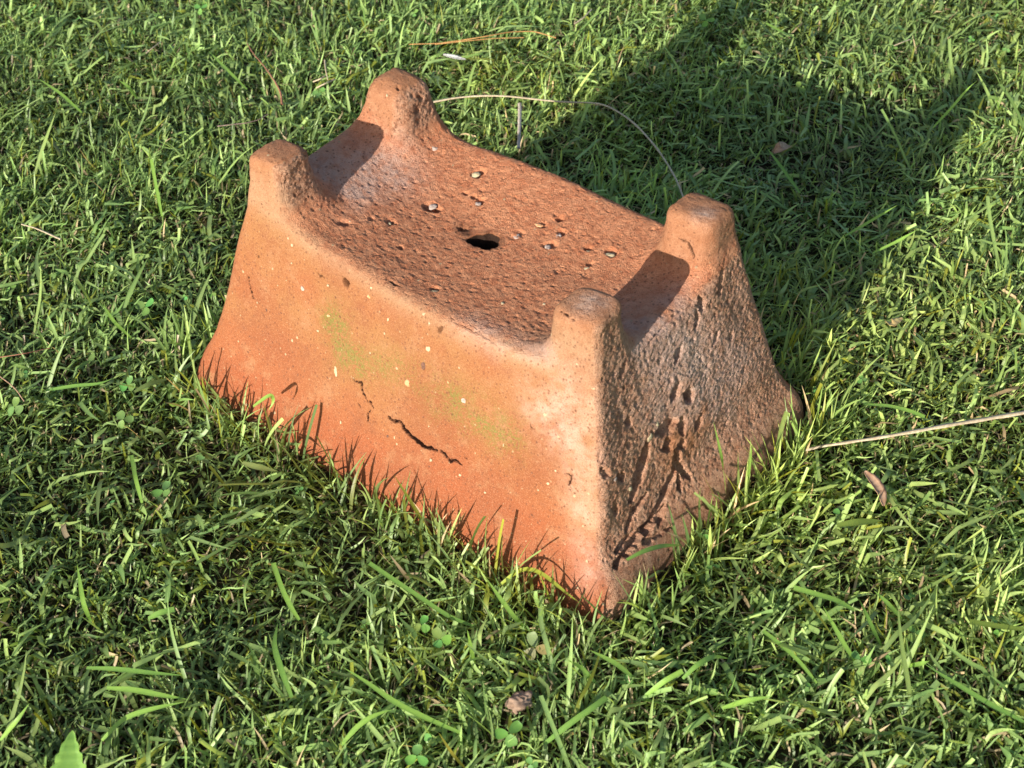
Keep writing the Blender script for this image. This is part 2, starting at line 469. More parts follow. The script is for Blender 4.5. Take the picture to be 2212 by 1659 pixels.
# --- lasting colour of the clay, kept per vertex: stains, bloom and firing marks; plus shade painted into hole and cracks
nA, nB, nC = fbm(V, 30, 4, 101), fbm(V, 70, 4, 102), fbm(V, 14, 3, 103)
cream = np.exp(-((np.minimum(sa, pmin) - sd + .001) / .011) ** 2) * (y < .02) * (.75 + .5 * nA) * (x > -.2)
cream = cream * sstep(.215, .19, z) * (1 - .5 * endness)
ridge, _ = poly_dist(V, on_blocks([(1290, 830), (1280, 900), (1275, 1000), (1282, 1120)]))
cream = np.maximum(cream, np.exp(-(ridge / .020) ** 2) * (.75 + .6 * nB) * (1 - endness))
cx, _ = poly_dist(V, on_blocks([(1150, 745), (1220, 790), (1250, 850)]))
cream = np.maximum(cream, np.exp(-(cx / .022) ** 2) * (.55 + .5 * nB))
pink = np.zeros(len(V))
for pts, r, k in [([(1230, 850), (1180, 880), (1250, 960)], .022, .55), ([(1010, 690), (1080, 735), (1180, 760)], .012, .6), ([(760, 395), (840, 375), (740, 340), (700, 370)], .028, 1.15),
                  ([(1440, 745), (1500, 790), (1570, 800)], .038, 1.35), ([(1600, 640), (1590, 720)], .022, .3), ([(1330, 780), (1340, 900)], .018, .3), ([(1262, 1180), (1275, 1250)], .013, .35),
                  ([(1240, 1000), (1262, 1090)], .014, .5), ([(1560, 800), (1640, 760)], .02, .5)]:
    dd, _ = poly_dist(V, on_blocks(pts))
    pink = np.maximum(pink, np.exp(-(dd / r) ** 2) * k * np.clip(.8 + 1.1 * nB, 0, 1.4))
moss = np.zeros(len(V))
for pts, r, k in [([(722, 700), (735, 750), (775, 780)], .017, .85), ([(790, 785), (850, 800)], .015, .7), ([(905, 830), (960, 870)], .018, .45),
                  ([(990, 880), (1040, 905), (1090, 935)], .018, .75), ([(1090, 935), (1110, 955)], .010, .6), ([(1595, 480), (1600, 520)], .006, .5), ([(715, 660), (720, 690)], .009, .4)]:
    dd, _ = poly_dist(V, on_blocks(pts))
    moss = np.maximum(moss, np.exp(-(dd / r) ** 2) * k * np.clip(.75 + 1.5 * nB, 0, 1.3))
scorch_shade = sstep(.0050, .0003, np.abs(hole)) * sstep(.14, .15, z) * (.6 + .5 * nB)
scorch_shade = np.maximum(scorch_shade, in_hole)  # inside of the hole painted near-black to stand in for its shade
pp, _ = poly_dist(V, on_blocks(zT([(840, 1228), (860, 1260)])))
scorch_shade = np.maximum(scorch_shade, np.exp(-(pp / .006) ** 2) * .8)
worn = np.zeros(len(V))
for q, r in [((1275, 655), .011), ((1522, 462), .008)]:
    dd = np.sqrt(((V - on_block(q)) ** 2).sum(1)); worn = np.maximum(worn, np.exp(-(dd / r) ** 2) * .8)
grey = np.zeros(len(V))
for pts, r, k in [([(1490, 740), (1500, 820)], .020, 1.0), ([(1440, 720), (1450, 760)], .012, .55), ([(1400, 830), (1420, 900)], .014, .5), ([(1380, 760), (1400, 800)], .010, .5)]:
    dd, _ = poly_dist(V, on_blocks(pts)); grey = np.maximum(grey, np.exp(-(dd / r) ** 2) * k * np.clip(.8 + 1.2 * nB, 0, 1.3))
bare = np.zeros(len(V))                                                  # bright orange clay inside the chips of the short face
for pts, r in [(zE([(1300, 240), (1340, 330), (1345, 430)]), .010), (zE([(1260, 500), (1270, 560)]), .009), (zE([(1180, 480), (1150, 640)]), .010)]:
    dd, _ = poly_dist(V, on_blocks(pts)); bare = np.maximum(bare, np.exp(-(dd / r) ** 2) * .9)
redlow = sstep(.15, .05, z + .02 * nC + .03 * x / .2)                    # redder firing towards the foot
yellow = np.clip(.62 + .9 * nC + .6 * nA, 0, 1) * sstep(.035, .095, z + .02 * nC - .05 * x)
one = np.ones(len(V))
att = {'zone': np.stack([topw, endw, redlow, postness], 1),
       'stain_shade': np.stack([np.clip(cream, 0, 1), np.clip(pink, 0, 1), np.clip(moss, 0, 1), np.clip(scorch_shade, 0, 1)], 1),
       'wear_shade': np.stack([np.clip(worn + grey, 0, 1), crack_shade, np.clip(bare, 0, 1), yellow], 1)}

# ---- clay material
def clay_material():
    m = NT('terracotta')
    tc = m.new('ShaderNodeTexCoord'); ob = tc.outputs['Object']
    def attr(n):
        a = m.new('ShaderNodeAttribute', attribute_name=n); s = m.new('ShaderNodeSeparateColor', Color=a.outputs['Color'])
        return s.outputs[0], s.outputs[1], s.outputs[2], a.outputs['Alpha']
    top, end, red, post = attr('zone'); cream, pink, moss, scorch_shade = attr('stain_shade'); worn, crack, bare, yel = attr('wear_shade')
    nf = m.noise(ob, 700, 3, .6); nm = m.noise(ob, 150, 5, .6); nl = m.noise(ob, 28, 5, .6)
    base = m.mix(red, (.345, .132, .054), (.345, .105, .043))
    base = m.mix(m.math('MULTIPLY', yel, .95), base, (.365, .185, .076))
    base = m.mix(m.ramp(nl, .40, .72, 0, .45), base, (.36, .125, .055))
    blot = m.noise(ob, 11, 6, .65); blot2 = m.noise(ob, 45, 6, .7)
    base = m.mix(m.ramp(blot, .46, .64, 0, .7), base, (.29, .100, .045))
    base = m.mix(m.ramp(blot2, .50, .68, 0, .6), base, (.42, .225, .115))
    base = m.mix(m.ramp(blot2, .47, .32, 0, .55), base, (.27, .10, .048))
    base = m.mix(1.0, base, (.81, .765, .73), 'MULTIPLY')
    nt = m.noise(ob, 420, 4, .7)
    tcol = m.mix(m.ramp(nm, .3, .7), (.56, .195, .092), (.78, .34, .175))
    tcol = m.mix(m.ramp(nt, .55, .70, 0, .35), tcol, (.80, .42, .25))
    tcol = m.mix(m.ramp(nt, .44, .31, 0, .5), tcol, (.24, .075, .035))
    base = m.mix(m.math('MULTIPLY', top, .92), base, tcol)
    pcol = m.mix(m.ramp(nm, .3, .7), (.30, .140, .072), (.38, .19, .105))
    base = m.mix(m.math('MULTIPLY', post, .6), base, pcol)
    ecol = m.mix(m.ramp(nm, .3, .72), (.40, .190, .110), (.68, .395, .255))
    mp = m.new('ShaderNodeMapping', Vector=ob); mp.inputs['Scale'].default_value = (1.0, 1.0, .22)
    ns = m.noise(mp.outputs[0], 120, 5, .65); ne = m.noise(ob, 430, 4, .7)
    ecol = m.mix(m.ramp(ns, .50, .68, 0, .55), ecol, (.62, .40, .28))
    ecol = m.mix(m.ramp(ns, .46, .32, 0, .45), ecol, (.24, .11, .065))
    ecol = m.mix(m.ramp(ne, .54, .68, 0, .5), ecol, (.80, .52, .36))
    ecol = m.mix(m.ramp(ne, .46, .32, 0, .5), ecol, (.17, .075, .045))
    base = m.mix(m.math('MULTIPLY', end, .9), base, ecol)
    base = m.mix(m.math('MULTIPLY', bare, .8), base, (.42, .17, .065))
    base = m.mix(m.math('MULTIPLY', m.math('MULTIPLY', cream, m.ramp(nm, .2, .6, .5, 1)), .8, True), base, (.37, .235, .140))
    base = m.mix(m.math('MULTIPLY', m.math('MULTIPLY', pink, m.ramp(nm, .25, .65, .35, 1.1)), .85, True), base, (.60, .40, .325))
    base = m.mix(m.math('MULTIPLY', m.math('MULTIPLY', worn, m.ramp(nm, .3, .65, .35, 1)), .8, True), base, (.62, .46, .375))
    mm = m.math('MULTIPLY', m.math('MULTIPLY', moss, .85), m.ramp(m.noise(ob, 480, 5, .8), .44, .54, .06, 1.5), True)
    base = m.mix(mm, base, (.165, .150, .035))
    # specks: pale grit and dark burnt-out grains
    def specks(scale, thr, gate):
        v = m.new('ShaderNodeTexVoronoi', Vector=ob); v.inputs['Scale'].default_value = scale
        g = m.new('ShaderNodeSeparateColor', Color=v.outputs['Color'])
        a = m.ramp(v.outputs['Distance'], thr * 1.15, thr * .75); b = m.math('LESS_THAN', g.outputs[0], gate)
        return m.math('MULTIPLY', a, b)
    base = m.mix(m.math('MULTIPLY', specks(230, .17, .14), .6), base, (.44, .31, .18))
    base = m.mix(m.math('MULTIPLY', specks(95, .11, .14), .8), base, (.46, .36, .22))
    base = m.mix(m.math('MULTIPLY', specks(330, .30, .40), .55), base, (.12, .045, .025))
    base = m.mix(m.math('MULTIPLY', specks(160, .16, .16), .7), base, (.10, .04, .025))
    base = m.mix(m.math('MULTIPLY', m.ramp(nf, .50, .68), m.math('SUBTRACT', .36, m.math('MULTIPLY', top, .16))), base, (.17, .06, .03))
    ng = m.noise(ob, 1100, 3, .7)
    base = m.mix(m.math('MULTIPLY', m.ramp(ng, .50, .66), .22), base, (.62, .36, .22))
    base = m.mix(m.math('MULTIPLY', m.ramp(ng, .50, .34), m.math('SUBTRACT', .24, m.math('MULTIPLY', top, .08))), base, (.12, .045, .025))
    base = m.mix(m.ramp(crack, .05, .55), base, (.03, .010, .005))  # shade inside the cracks, painted as near-black colour
    base = m.mix(m.math('MULTIPLY', scorch_shade, .92, True), base, (.006, .005, .005))  # scorched rim, and the hole's shade painted as black
    m.put(m.bsdf.inputs['Base Color'], base)
    m.bsdf.inputs['Roughness'].default_value = .92; m.bsdf.inputs['Specular IOR Level'].default_value = .18
    hh = m.math('ADD', m.math('MULTIPLY', nf, .5), m.noise(ob, 1500, 2, .6))
    rough = m.math('ADD', m.math('MULTIPLY', m.math('MAXIMUM', top, end), .75), .22)
    b = m.new('ShaderNodeBump', Height=m.math('MULTIPLY', hh, rough)); b.inputs['Strength'].default_value = 1.0; b.inputs['Distance'].default_value = .0026
    m.l.new(b.outputs[0], m.bsdf.inputs['Normal'])
    return m.m
clay = clay_material()
NV = vert_normals(V, F)
block = bpy.data.objects.new('terracotta_block', None); COL.objects.link(block)
block.location = (BX, BY, 0); block.rotation_euler = (0, 0, YAW); block.empty_display_size = .2
tag(block, 'weathered orange terracotta block with four corner knobs standing on the lawn', 'clay block')
own = np.argmin(np.stack(ps), 0)
isp = (pmin < .003) & (V[:, 2] > .187)
fp = isp[F].all(1); fo = own[F[:, 0]]
def piece(name, mask):
    Fm = F[mask]; u, inv = np.unique(Fm, return_inverse=True)
    me = mesh_from_arrays(name, V[u], inv.reshape(-1, 4), {k: a[u] for k, a in att.items()}, normals=NV[u])
    return link(name, me, clay, block)
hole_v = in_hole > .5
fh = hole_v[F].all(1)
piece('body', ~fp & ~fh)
tag(piece('drain_hole', fh), 'shade-darkened hole through the top with a scorched grey rim')
for i, lab in enumerate(['squared corner knob with a flat top', 'tall domed corner knob', 'broad corner knob with a grey worn patch', 'corner knob with a pale worn flat top']):
    tag(piece('corner_knob', fp & (fo == i)), lab)

# ---- grit and pebbles baked into the clay
def rock_mesh(name, rx, ry, rz, seed, jag=.25, n=9, k=14):
    th = np.linspace(0, np.pi, n); ph = np.linspace(0, 2 * np.pi, k, endpoint=False)
    T, Ph = np.meshgrid(th, ph, indexing='ij')
    D = np.stack([np.sin(T) * np.cos(Ph), np.sin(T) * np.sin(Ph), np.cos(T)], -1).reshape(-1, 3)
    rad = 1 + jag * vnoise(D, 1.6, seed) + jag * .4 * vnoise(D, 4.0, seed + 1) + (jag * .35 * fbm(D, 7.0, 3, seed + 2) if n > 9 else 0)
    Vv = D * rad[:, None] * np.array([rx, ry, rz])
    i = np.arange(n * k).reshape(n, k)
    Fq = np.stack([i[:-1], i[1:], np.roll(i, -1, 1)[1:], np.roll(i, -1, 1)[:-1]], -1).reshape(-1, 4)
    return Vv, Fq
def stone_mat(name, col, var):
    m = NT(name); tc = m.new('ShaderNodeTexCoord')
    n = m.noise(tc.outputs['Object'], 600, 4, .6)
    m.put(m.bsdf.inputs['Base Color'], m.mix(m.ramp(n, .3, .7), col, var)); m.bsdf.inputs['Roughness'].default_value = .95; m.bsdf.inputs['Specular IOR Level'].default_value = .1
    b = m.new('ShaderNodeBump', Height=n); b.inputs['Strength'].default_value = .6; b.inputs['Distance'].default_value = .0006
    m.l.new(b.outputs[0], m.bsdf.inputs['Normal'])
    return m.m
pale = stone_mat('pale_grit', (.38, .30, .18), (.47, .40, .26))
dark = stone_mat('dark_grit', (.10, .055, .04), (.20, .10, .07))
greyg = stone_mat('grey_grit', (.30, .22, .19), (.50, .40, .33))
orangeg = stone_mat('orange_grit', (.50, .24, .11), (.64, .36, .20))
zB = zF
INC = []
for q, r1, r2, rot, mt in [((228, 655), 26, 52, -5, pale), ((980, 472), 26, 32, 20, pale), ((1108, 392), 18, 28, 10, pale), ((915, 335), 15, 22, 30, pale), ((987, 270), 14, 20, 0, pale),
    ((655, 240), 14, 18, 40, pale), ((946, 193), 18, 12, -20, pale), ((1918, 695), 42, 24, -25, pale), ((1958, 572), 26, 18, 10, pale), ((508, 510), 12, 16, 0, pale), ((940, 612), 32, 42, 30, dark),
    ((812, 752), 38, 36, 0, orangeg), ((1512, 1148), 20, 20, 0, pale), ((1590, 1255), 16, 30, 20, pale), ((1480, 1268), 22, 30, 0, orangeg), ((1000, 1378), 14, 16, 0, pale), ((1925, 1012), 18, 18, 0, pale),
    ((2185, 600), 12, 12, 0, pale), ((650, 1185), 14, 14, 0, dark), ((85, 332), 16, 10, 0, pale), ((1235, 1498), 16, 10, -30, pale), ((1950, 1568), 16, 18, 0, pale), ((1382, 1358), 12, 12, 0, pale),
    ((1265, 895), 32, 28, 0, greyg), ((182, 742), 14, 10, 0, pale), ((270, 1072), 12, 14, 0, pale), ((1255, 370), 11, 11, 0, pale), ((625, 352), 9, 12, 0, pale), ((1230, 630), 8, 10, 0, pale),
    ((1870, 1620), 12, 10, 0, pale), ((1440, 1640), 12, 10, 0, pale), ((985, 1105), 12, 10, 0, pale), ((705, 1195), 9, 12, 0, pale), ((2010, 1465), 10, 12, 0, pale), ((1140, 748), 30, 16, -20, orangeg)]:
    INC.append((zB([q])[0], r1 / 2.765 * .21e-3, r2 / 2.765 * .23e-3, rot, mt))
for q, r1, r2, rot, mt in [((440, 112), 16, 20, -20, pale), ((675, 152), 12, 12, 0, pale), ((650, 108), 9, 9, 0, pale), ((742, 432), 18, 18, 0, greyg), ((583, 412), 9, 10, 0, pale), ((470, 722), 22, 10, -20, pale),
    ((676, 770), 10, 12, 0, pale), ((908, 412), 13, 9, 0, pale), ((1188, 428), 11, 11, 0, pale), ((450, 525), 7, 7, 0, pale), ((440, 955), 8, 12, 0, pale), ((365, 155), 7, 10, 0, pale), ((305, 738), 8, 10, 0, pale),
    ((1182, 850), 9, 10, 0, pale), ((672, 268), 8, 8, 0, pale), ((910, 608), 22, 10, -10, orangeg), ((1170, 485), 24, 18, 0, orangeg), ((512, 575), 16, 18, 0, dark), ((1930, 290), 8, 6, 0, dark)]:
    INC.append((zG([q])[0], r1 / 2.212 * .20e-3, r2 / 2.212 * .22e-3, rot, mt))
for q, r1, r2, rot, mt in [((910, 940), 30, 16, 0, pale), ((680, 1112), 26, 18, -20, greyg), ((446, 1205), 12, 9, 0, pale), ((1132, 1275), 22, 20, 0, greyg), ((1358, 1272), 18, 18, 0, greyg), ((1248, 1215), 28, 12, 10, orangeg),
    ((1300, 1335), 20, 22, 0, greyg), ((1305, 1370), 12, 14, 0, pale), ((1625, 1378), 40, 16, -5, pale), ((1515, 1358), 12, 10, 0, pale), ((1508, 1447), 22, 9, 0, pale), ((690, 1572), 24, 9, -10, pale), ((497, 1352), 16, 7, 0, pale),
    ((232, 1194), 9, 6, 0, pale), ((920, 1098), 22, 12, 0, greyg), ((690, 800), 28, 18, -20, greyg), ((1055, 1635), 9, 9, 0, pale), ((605, 1513), 11, 5, 0, pale), ((430, 515), 6, 9, 0, pale), ((1280, 1640), 9, 7, 0, pale)]:
    INC.append((zT([q])[0], r1 / 1.843 * .22e-3, r2 / 1.843 * .30e-3, rot, mt))
for q, r1, r2, rot, mt in [((1008, 512), 24, 26, 0, pale), ((780, 785), 18, 16, 0, greyg), ((642, 198), 22, 14, 0, pale), ((1055, 430), 10, 18, 0, pale), ((880, 845), 16, 12, 0, pale), ((325, 368), 12, 12, 0, pale)]:
    INC.append((zE([q])[0], r1 / 2.212 * .28e-3, r2 / 2.212 * .30e-3, rot, mt))
for i, (q, r1, r2, rot, mt) in enumerate(INC):
    p = on_block(q); n = fgrad(p[None])[0]; n /= np.linalg.norm(n)
    r1 = max(r1, .0006); r2 = max(r2, .0006)
    Vv, Fq = rock_mesh('grit', r1, r2, min(r1, r2) * .40, 300 + i, .5)
    vdir = ROT @ ray(q)
    xa = ROT @ cam_right; xa = xa - n * (xa @ n); xa /= np.linalg.norm(xa); ya = np.cross(n, xa)
    a = math.radians(-rot); X = xa * math.cos(a) + ya * math.sin(a); Y = -xa * math.sin(a) + ya * math.cos(a)
    Vv = p - n * min(r1, r2) * (.22 if n[2] < .8 else .32) + Vv[:, :1] * X + Vv[:, 1:2] * Y + Vv[:, 2:] * n
    link('grit', mesh_from_arrays('grit', Vv, Fq), mt, block)

# ------------------------------------------------------------------ grass
def block_inside(P, grow=0.0):
    L = to_local(P)
    return (f_side(L) < grow) & (L[:, 2] < .17)
CORN = [on_ground(q, 0.0)[:2] for q in [(-60, 1720), (2270, 1720), (2290, -70), (-80, -70)]]
CORN = np.array(CORN); CEN = CORN.mean(0)
HULL = CORN + (CORN - CEN) / np.linalg.norm(CORN - CEN, axis=1, keepdims=True) * .10
def in_view(X, Y):
    ok = np.ones(len(X), bool)
    for i in range(4):
        a, b = HULL[i], HULL[(i + 1) % 4]
        ok &= ((b[0] - a[0]) * (Y - a[1]) - (b[1] - a[1]) * (X - a[0])) > 0
    return ok
def scatter(density, rest=.3, area=(-1.5, 1.5, .2, 2.5)):
    n = int(density * (area[1] - area[0]) * (area[3] - area[2]))
    X = rng.uniform(area[0], area[1], n); Y = rng.uniform(area[2], area[3], n)
    keep = in_view(X, Y) | (rng.random(n) < rest)
    X, Y = X[keep], Y[keep]
    keep = ~block_inside(np.stack([X, Y, np.full(len(X), .003)], 1), .001)
    return X[keep], Y[keep]
def greens(n, tan=.05, yellow=.07, X=None, Y=None):
    t = rng.random(n)[:, None]; u = rng.random(n)[:, None]
    a = np.array([.160, .280, .075]); b = np.array([.385, .515, .170]); c = np.array([.140, .255, .115])
    C = a * (1 - t) + b * t; C = C * (1 - .5 * u) + (c * (.7 + .6 * t)) * (.5 * u)
    C = C * rng.uniform(.6, 1.3, (n, 1))
    k = rng.random(n)
    C[k < yellow] = np.array([.20, .24, .035]) * rng.uniform(.7, 1.2, (int((k < yellow).sum()), 1))
    m = k > 1 - tan
    C[m] = np.array([.46, .37, .23]) * rng.uniform(.5, 1.3, (int(m.sum()), 1))
    if X is not None:
        P = np.stack([X, Y, 0 * X], 1); q = fbm(P, 3.2, 3, 61)[:, None]; r = fbm(P, 9, 2, 62)[:, None]
        C = C * (1 + .35 * q + .3 * r) * np.where(q > 0, 1 + q * np.array([.35, .10, -.1]), 1)
    return C
def make_blades(X, Y, length, width, lean, bend, az, twist, turn, zfloor, S, cut, colr, vfold=.0, zroot=0.0):
    """ribbons that rise from the soil, lean, bend over and come to rest on the turf; returns verts, faces, colours"""
    n = len(X); t = np.linspace(0, 1, S + 1)
    pos = np.zeros((n, S + 1, 3)); pos[:, 0, 0] = X; pos[:, 0, 1] = Y
    g0 = terrain(X, Y); pos[:, 0, 2] = g0 + zroot
    tang = np.zeros((n, S + 1, 3))
    for i in range(S + 1):
        th = lean + bend * t[i]; ph = az + turn * t[i] ** 1.5
        tang[:, i] = np.stack([np.sin(th) * np.cos(ph), np.sin(th) * np.sin(ph), np.cos(th)], 1)
        if i: pos[:, i] = pos[:, i - 1] + (tang[:, i] + tang[:, i - 1]) * .5 * (length / S)[:, None]
    zf = (g0 + zfloor)[:, None] * np.minimum(1, t * 3)[None]
    low = pos[:, :, 2] < zf; pos[:, :, 2] = np.where(low, zf, pos[:, :, 2])
    ph = az[:, None] + turn[:, None] * t[None] ** 1.5
    side = np.stack([-np.sin(ph), np.cos(ph), np.zeros_like(ph)], -1)
    nor = np.cross(tang, side)
    tw = twist[:, None] * (.3 + .7 * t[None])
    wd = side * np.cos(tw)[..., None] + nor * np.sin(tw)[..., None]
    nd = nor * np.cos(tw)[..., None] - side * np.sin(tw)[..., None]
    prof = np.minimum(1, .62 + 1.2 * t) * np.where(t > .45, np.maximum(1 - ((t - .45) / .55) ** 1.7, .03), 1)
    profc = np.minimum(1, .62 + 1.2 * t)
    w = np.where(cut[:, None], profc[None], prof[None]) * width[:, None] * .5
    ok = ~block_inside(pos.reshape(-1, 3), .0012).reshape(n, S + 1).any(1)
    pos, wd, nd, w, colr = pos[ok], wd[ok], nd[ok], w[ok], colr[ok]; n = len(pos)
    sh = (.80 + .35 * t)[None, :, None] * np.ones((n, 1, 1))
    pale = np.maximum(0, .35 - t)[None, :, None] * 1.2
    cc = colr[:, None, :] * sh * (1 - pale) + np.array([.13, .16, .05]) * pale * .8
    if vfold:
        R = np.stack([pos - wd * w[..., None], pos - nd * (w * vfold)[..., None], pos + wd * w[..., None]], 2); k = 3
        tone = np.array([1.0, 1.18, .94])
    else:
        R = np.stack([pos - wd * w[..., None], pos + wd * w[..., None]], 2); k = 2
        tone = np.array([1.0, 1.0])
    Cc = cc[:, :, None, :] * tone[None, None, :, None]
    idx = np.arange(n * (S + 1) * k).reshape(n, S + 1, k)
    Fq = np.stack([idx[:, :-1, :-1], idx[:, :-1, 1:], idx[:, 1:, 1:], idx[:, 1:, :-1]], -1).reshape(-1, 4)
    return R.reshape(-1, 3), Fq, np.concatenate([Cc.reshape(-1, 3), np.ones((n * (S + 1) * k, 1))], 1)
BL = []
U = rng.uniform
def clump(X, Y, s=9.0, seed=7): return vnoise(np.stack([X, Y, 0 * X], 1), s, seed)
def flow(X, Y):                                                          # lie of the turf: blades lean in loose swathes
    return 2.6 * vnoise(np.stack([X, Y, 0 * X], 1), 7.0, 55) + 1.2 * vnoise(np.stack([X, Y, 0 * X], 1), 20.0, 56)
def near_block(X, Y): return np.exp(-np.maximum(f_side(to_local(np.stack([X, Y, 0 * X], 1))), 0) / .02)
# short under-storey and thatch
X, Y = scatter(40000, .40); n = len(X)
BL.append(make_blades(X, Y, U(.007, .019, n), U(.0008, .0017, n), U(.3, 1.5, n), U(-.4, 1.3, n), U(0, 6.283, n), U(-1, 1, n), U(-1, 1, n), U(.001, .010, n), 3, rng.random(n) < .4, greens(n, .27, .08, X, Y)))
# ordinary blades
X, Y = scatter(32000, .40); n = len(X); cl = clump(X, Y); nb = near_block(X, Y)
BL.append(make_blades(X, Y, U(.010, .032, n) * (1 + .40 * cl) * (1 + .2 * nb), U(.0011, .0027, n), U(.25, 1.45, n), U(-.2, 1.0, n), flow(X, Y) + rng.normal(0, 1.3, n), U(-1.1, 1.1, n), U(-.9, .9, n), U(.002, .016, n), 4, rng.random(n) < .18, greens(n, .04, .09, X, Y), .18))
# broad blades lying over the rest
X, Y = scatter(4600, .5); n = len(X); cl = clump(X, Y, 6, 9)
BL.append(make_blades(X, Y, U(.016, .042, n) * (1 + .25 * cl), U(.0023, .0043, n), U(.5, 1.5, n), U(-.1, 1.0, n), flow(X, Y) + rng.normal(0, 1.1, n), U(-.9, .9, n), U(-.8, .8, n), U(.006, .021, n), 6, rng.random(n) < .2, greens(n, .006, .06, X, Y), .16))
# a few long arching blades
X, Y = scatter(230, .25); n = len(X)
BL.append(make_blades(X, Y, U(.05, .085, n), U(.0024, .0040, n), U(.5, 1.15, n), U(.2, .9, n), flow(X, Y) + rng.normal(0, .9, n), U(-.6, .6, n), U(-.6, .6, n), U(.012, .026, n), 8, rng.random(n) < .25, greens(n, .0, .05, X, Y), .16))
# upright tips catching the light
X, Y = scatter(900, .25); n = len(X)
BL.append(make_blades(X, Y, U(.022, .042, n), U(.0016, .0030, n), U(.0, .45, n), U(.0, .6, n), U(0, 6.283, n), U(-.8, .8, n), U(-.5, .5, n), U(.004, .01, n), 5, rng.random(n) < .2, greens(n, .03, .12, X, Y), .16))
# fringe the mower leaves along the foot of the block
tt = U(0, 1, 700); sidep = rng.integers(0, 4, 700)
Lx = np.where(sidep < 2, (tt * 2 - 1) * .215, np.where(sidep == 2, .224, -.224)); Ly = np.where(sidep < 2, np.where(sidep == 0, -.147, .147), (tt * 2 - 1) * .14)
off = U(.003, .026, 700)
Lx = Lx + np.where(sidep == 2, off, np.where(sidep == 3, -off, 0)); Ly = Ly + np.where(sidep == 0, -off, np.where(sidep == 1, off, 0))
fw = to_world(np.stack([Lx, Ly, 0 * Lx], 1)); X, Y = fw[:, 0], fw[:, 1]; n = len(X)
BL.append(make_blades(X, Y, U(.026, .062, n), U(.0012, .0032, n), U(.0, .5, n), U(.0, .9, n), U(0, 6.283, n), U(-1, 1, n), U(-.5, .5, n), U(.004, .01, n), 6, rng.random(n) < .1, greens(n, .06, .12, X, Y), .16))
# the lawn further off
X = U(-6, 6, 260000); Y = U(-4, 8, 260000)
k = ~((X > -1.5) & (X < 1.5) & (Y > .2) & (Y < 2.5)); X, Y = X[k], Y[k]; n = len(X)
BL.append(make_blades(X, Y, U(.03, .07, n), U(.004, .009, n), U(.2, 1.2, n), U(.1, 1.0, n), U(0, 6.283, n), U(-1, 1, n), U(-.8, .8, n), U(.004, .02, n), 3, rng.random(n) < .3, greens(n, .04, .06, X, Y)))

def ribbon(path, width, colr, cut=False, vfold=.15, lift=None):
    """one broad blade along a path of world points"""
    width = width * .70
    path = np.array(path, float); S = 14
    seg = np.r_[0, np.cumsum(np.linalg.norm(np.diff(path, axis=0), axis=1))]; seg /= seg[-1]
    t = np.linspace(0, 1, S + 1)
    p = np.stack([np.interp(t, seg, path[:, i]) for i in range(3)], 1)
    for it in range(3): p[1:-1] = (p[:-2] + 2 * p[1:-1] + p[2:]) / 4
    tg = np.gradient(p, axis=0); tg /= np.linalg.norm(tg, axis=1, keepdims=True)
    sd_ = np.cross(tg, np.array([.15, -.3, 1.0])); sd_ /= np.linalg.norm(sd_, axis=1, keepdims=True); nr = np.cross(sd_, tg)
    pr = np.minimum(1, .6 + 1.4 * t) * (1 if cut else np.where(t > .5, np.maximum(1 - ((t - .5) / .5) ** 1.8, .03), 1)); w = pr * width / 2
    R = np.stack([p - sd_ * w[:, None], p - nr * (w * vfold)[:, None], p + sd_ * w[:, None]], 1).reshape(-1, 3)
    i = np.arange((S + 1) * 3).reshape(S + 1, 3)
    Fq = np.stack([i[:-1, :-1], i[:-1, 1:], i[1:, 1:], i[1:, :-1]], -1).reshape(-1, 4)
    tone = np.tile(np.array([1, 1.15, .93]), S + 1)
    C = np.concatenate([np.array(colr)[None] * tone[:, None], np.ones((len(R), 1))], 1)
    return R, Fq, C
def lay(pts, z0, z1, z2=None):
    z2 = z1 if z2 is None else z2
    n = len(pts); zz = np.interp(np.linspace(0, 1, n), [0, .5, 1], [z0, z1, z2])
    return [on_ground(q, h) for q, h in zip(pts, zz)]
G1, G2, G3 = (.24, .42, .085), (.18, .34, .075), (.36, .44, .065)
zC, zD, zA, zL = zm(1000, 1500, 1000), zm(2000, 1500, 1000), zm(0, 1500, 1000), zm(0, 750, 1000)
zW = zm(2000, 1100, 1000); zK = zm(2000, 0, 1000); zO = zm(0, 0, 1000)
